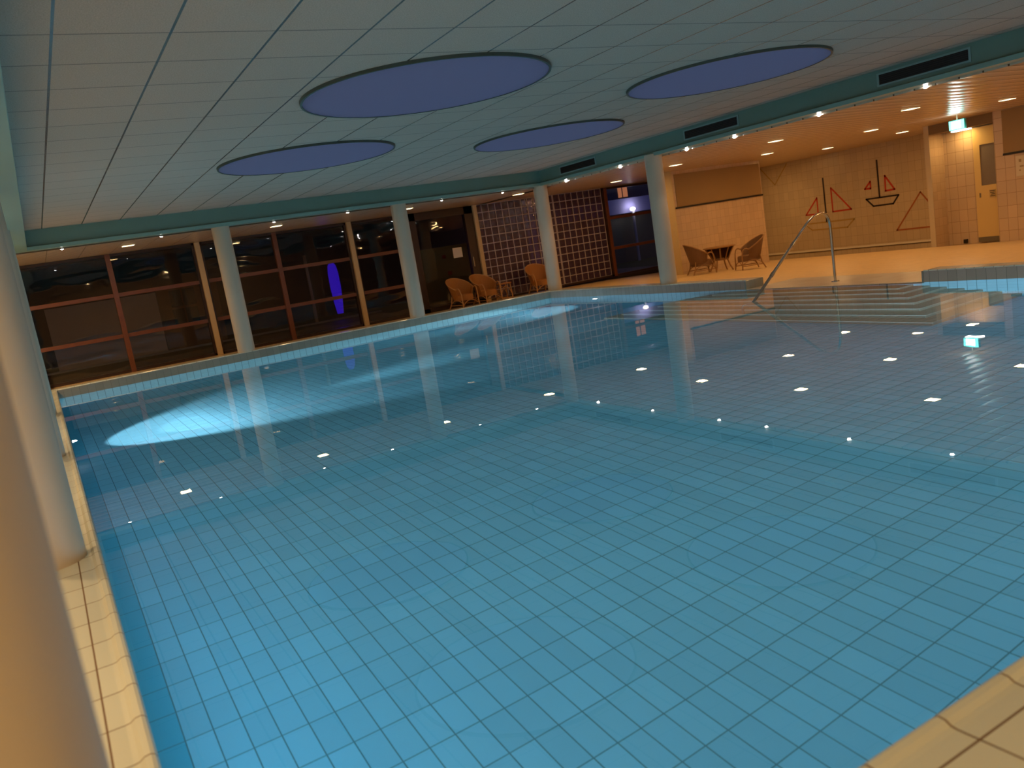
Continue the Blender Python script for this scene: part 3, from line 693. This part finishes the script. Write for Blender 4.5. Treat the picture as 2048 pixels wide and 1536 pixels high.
# ================================================================== wicker furniture
def make_chair(wm, cm):
    e = empty('wicker_armchair', (0, 0, 0))
    # front is +Y ; floor z = 0
    def rim_h(t): return .50+.24*math.cos(t*.5)**2.2 if abs(t) < PI else .5      # t = 0 at the back
    a = MB(); cols = []; n = 28; amax = math.radians(112)
    tops = []
    for k in range(n+1):
        t = -amax+2*amax*k/n
        hz = .47+.28*max(0, math.cos(t*.78))**1.2
        col = []
        for j in range(7):
            v = j/6; z = .26+(hz-.26)*v
            rr = .235+.10*v*(0.5+.5*math.cos(t*.8))+.02*v
            col.append(Vector((math.sin(t)*rr*1.04, -math.cos(t)*rr, z)))
        tops.append(col[-1]); cols.append(col)
    vo = [[a.bm.verts.new(p) for p in c] for c in cols]
    vi = [[a.bm.verts.new(Vector((p.x*.94, p.y*.94, p.z))) for p in c] for c in cols]
    for V in (vo, vi):
        for A, B in zip(V, V[1:]):
            for j in range(6): a.bm.faces.new((A[j], B[j], B[j+1], A[j+1]))
    for k in range(n):
        a.bm.faces.new((vo[k][6], vo[k+1][6], vi[k+1][6], vi[k][6])); a.bm.faces.new((vo[k][0], vo[k+1][0], vi[k+1][0], vi[k][0]))
    for k in (0, n):
        for j in range(6): a.bm.faces.new((vo[k][j], vo[k][j+1], vi[k][j+1], vi[k][j]))
    a.build('backrest', wm, e, smooth=True)
    MB().tube([p+Vector((0, 0, .004)) for p in tops], .015, 8).build('top_rail', cm, e, smooth=True)
    s_ = MB(); prof = [(.001, .335), (.20, .34), (.235, .33), (.245, .30), (.245, .205), (.225, .20)]
    s_.lathe(prof, (0, .02), 32)
    for v in s_.bm.verts:
        if v.co.y > .1: v.co.y = .1+(v.co.y-.1)*1.15
    s_.build('seat', wm, e, smooth=True)
    for sx in (-1, 1):
        p0 = tops[0 if sx < 0 else -1]
        pa = arc_pts((sx*abs(p0.x), p0.y, p0.z), (sx*.285, .26, .58), (sx*.265, .27, .30), 8)
        MB().tube(pa, .015, 8).build('armrest', cm, e, smooth=True)
        MB().tube([(sx*.265, .27, .31), (sx*.262, .275, .15), (sx*.275, .29, 0)], [.017, .016, .015], 8).build('leg', cm, e, smooth=True)
        MB().tube([(sx*.20, -.17, .32), (sx*.215, -.20, .15), (sx*.255, -.27, 0)], [.017, .016, .015], 8).build('leg', cm, e, smooth=True)
        MB().tube([(sx*.225, -.215, .10), (sx*.265, .28, .10)], .010, 6).build('stretcher', cm, e, smooth=True)
        MB().tube(arc_pts((sx*.225, -.21, .13), (sx*.25, .03, .32), (sx*.264, .275, .13), 8), .009, 6).build('brace', cm, e, smooth=True)
    MB().tube(arc_pts((-.262, .278, .08), (0, .27, .32), (.262, .278, .08), 8), .009, 6).build('brace', cm, e, smooth=True)
    return e
def place(e, x, y, z, ang, label, grp):
    e.location = (x, y, z); e.rotation_euler = (0, 0, ang); tag(e, label, 'chair', grp)
cA = make_chair(M['wicker'], M['cane'])
place(cA, 9.13, 18.45, -.05, math.radians(195), 'honey wicker armchair by the dark glass door, leftmost of three', 'wicker armchairs along the far windows')
cB = copy_tree(cA); place(cB, 9.82, 18.50, -.05, math.radians(195), 'honey wicker armchair beside the small cane side table', 'wicker armchairs along the far windows')
cC = copy_tree(cA); place(cC, 11.50, 18.55, -.05, math.radians(175), 'honey wicker armchair in front of glass blocks, half behind the column', 'wicker armchairs along the far windows')
cD = make_chair(M['wicker_d'], M['cane_d'])
place(cD, 14.00, 15.20, fz(14.0), math.radians(-115), 'brown wicker armchair left of the flared wicker table', 'wicker armchairs at the flared table')
cE = copy_tree(cD); place(cE, 14.62, 14.18, fz(14.6), math.radians(62), 'brown wicker armchair right of the flared wicker table', 'wicker armchairs at the flared table')
# small side table
t1 = empty('side_table', (10.37, 18.55, -.05)); tag(t1, 'small cane side table right of the honey wicker armchair', 'table')
MB().box((-.17, -.15, .40), (.17, .15, .43), .01).build('tabletop', M['wicker'], t1)
for sx in (-1, 1):
    for sy in (-1, 1): MB().tube([(sx*.14, sy*.12, .40), (sx*.165, sy*.14, 0)], .013, 8).build('leg', M['cane'], t1, smooth=True)
for sy in (-1, 1):
    MB().tube(arc_pts((-.155, sy*.13, .14), (0, sy*.125, .56), (.155, sy*.13, .14), 10), .009, 6).build('brace', M['cane'], t1, smooth=True)
    MB().tube([(-.158, sy*.135, .05), (.158, sy*.135, .05)], .009, 6).build('stretcher', M['cane'], t1, smooth=True)
# flared table
t2 = empty('wicker_table', (14.72, 15.25, fz(14.7))); tag(t2, 'wicker table with flared base between the two brown armchairs', 'table')
MB().lathe([(.001, .60), (.38, .60), (.395, .59), (.395, .575), (.37, .57), (.001, .57)], (0, 0), 40).build('tabletop', M['cane_d'], t2, smooth=True)
for k in range(10):
    t = 2*PI*k/10+.2; c_, s_ = math.cos(t), math.sin(t)
    MB().tube([(c_*.35, s_*.35, .57), (c_*.27, s_*.27, .44), (c_*.19, s_*.19, .28)], .014 if k % 2 else .020, 6).build('flared_rod', M['cane_d'], t2, smooth=True)
MB().tube([(math.cos(t)*.19, math.sin(t)*.19, .28) for t in [2*PI*k/24 for k in range(24)]], .015, 8, closed=True).build('ring', M['cane_d'], t2, smooth=True)
a = MB(); cols = []
a.lathe([(.33, .56), (.26, .44), (.185, .30), (.17, .30), (.245, .44), (.315, .56)], (0, 0), 32, math.radians(-40), math.radians(150)); a.build('woven_apron', M['wicker_d'], t2, smooth=True)
for k in range(4):
    t = PI/2*k+.35; c_, s_ = math.cos(t), math.sin(t)
    MB().tube([(c_*.185, s_*.185, .28), (c_*.24, s_*.24, .12), (c_*.31, s_*.31, 0)], .018, 8).build('leg', M['cane_d'], t2, smooth=True)
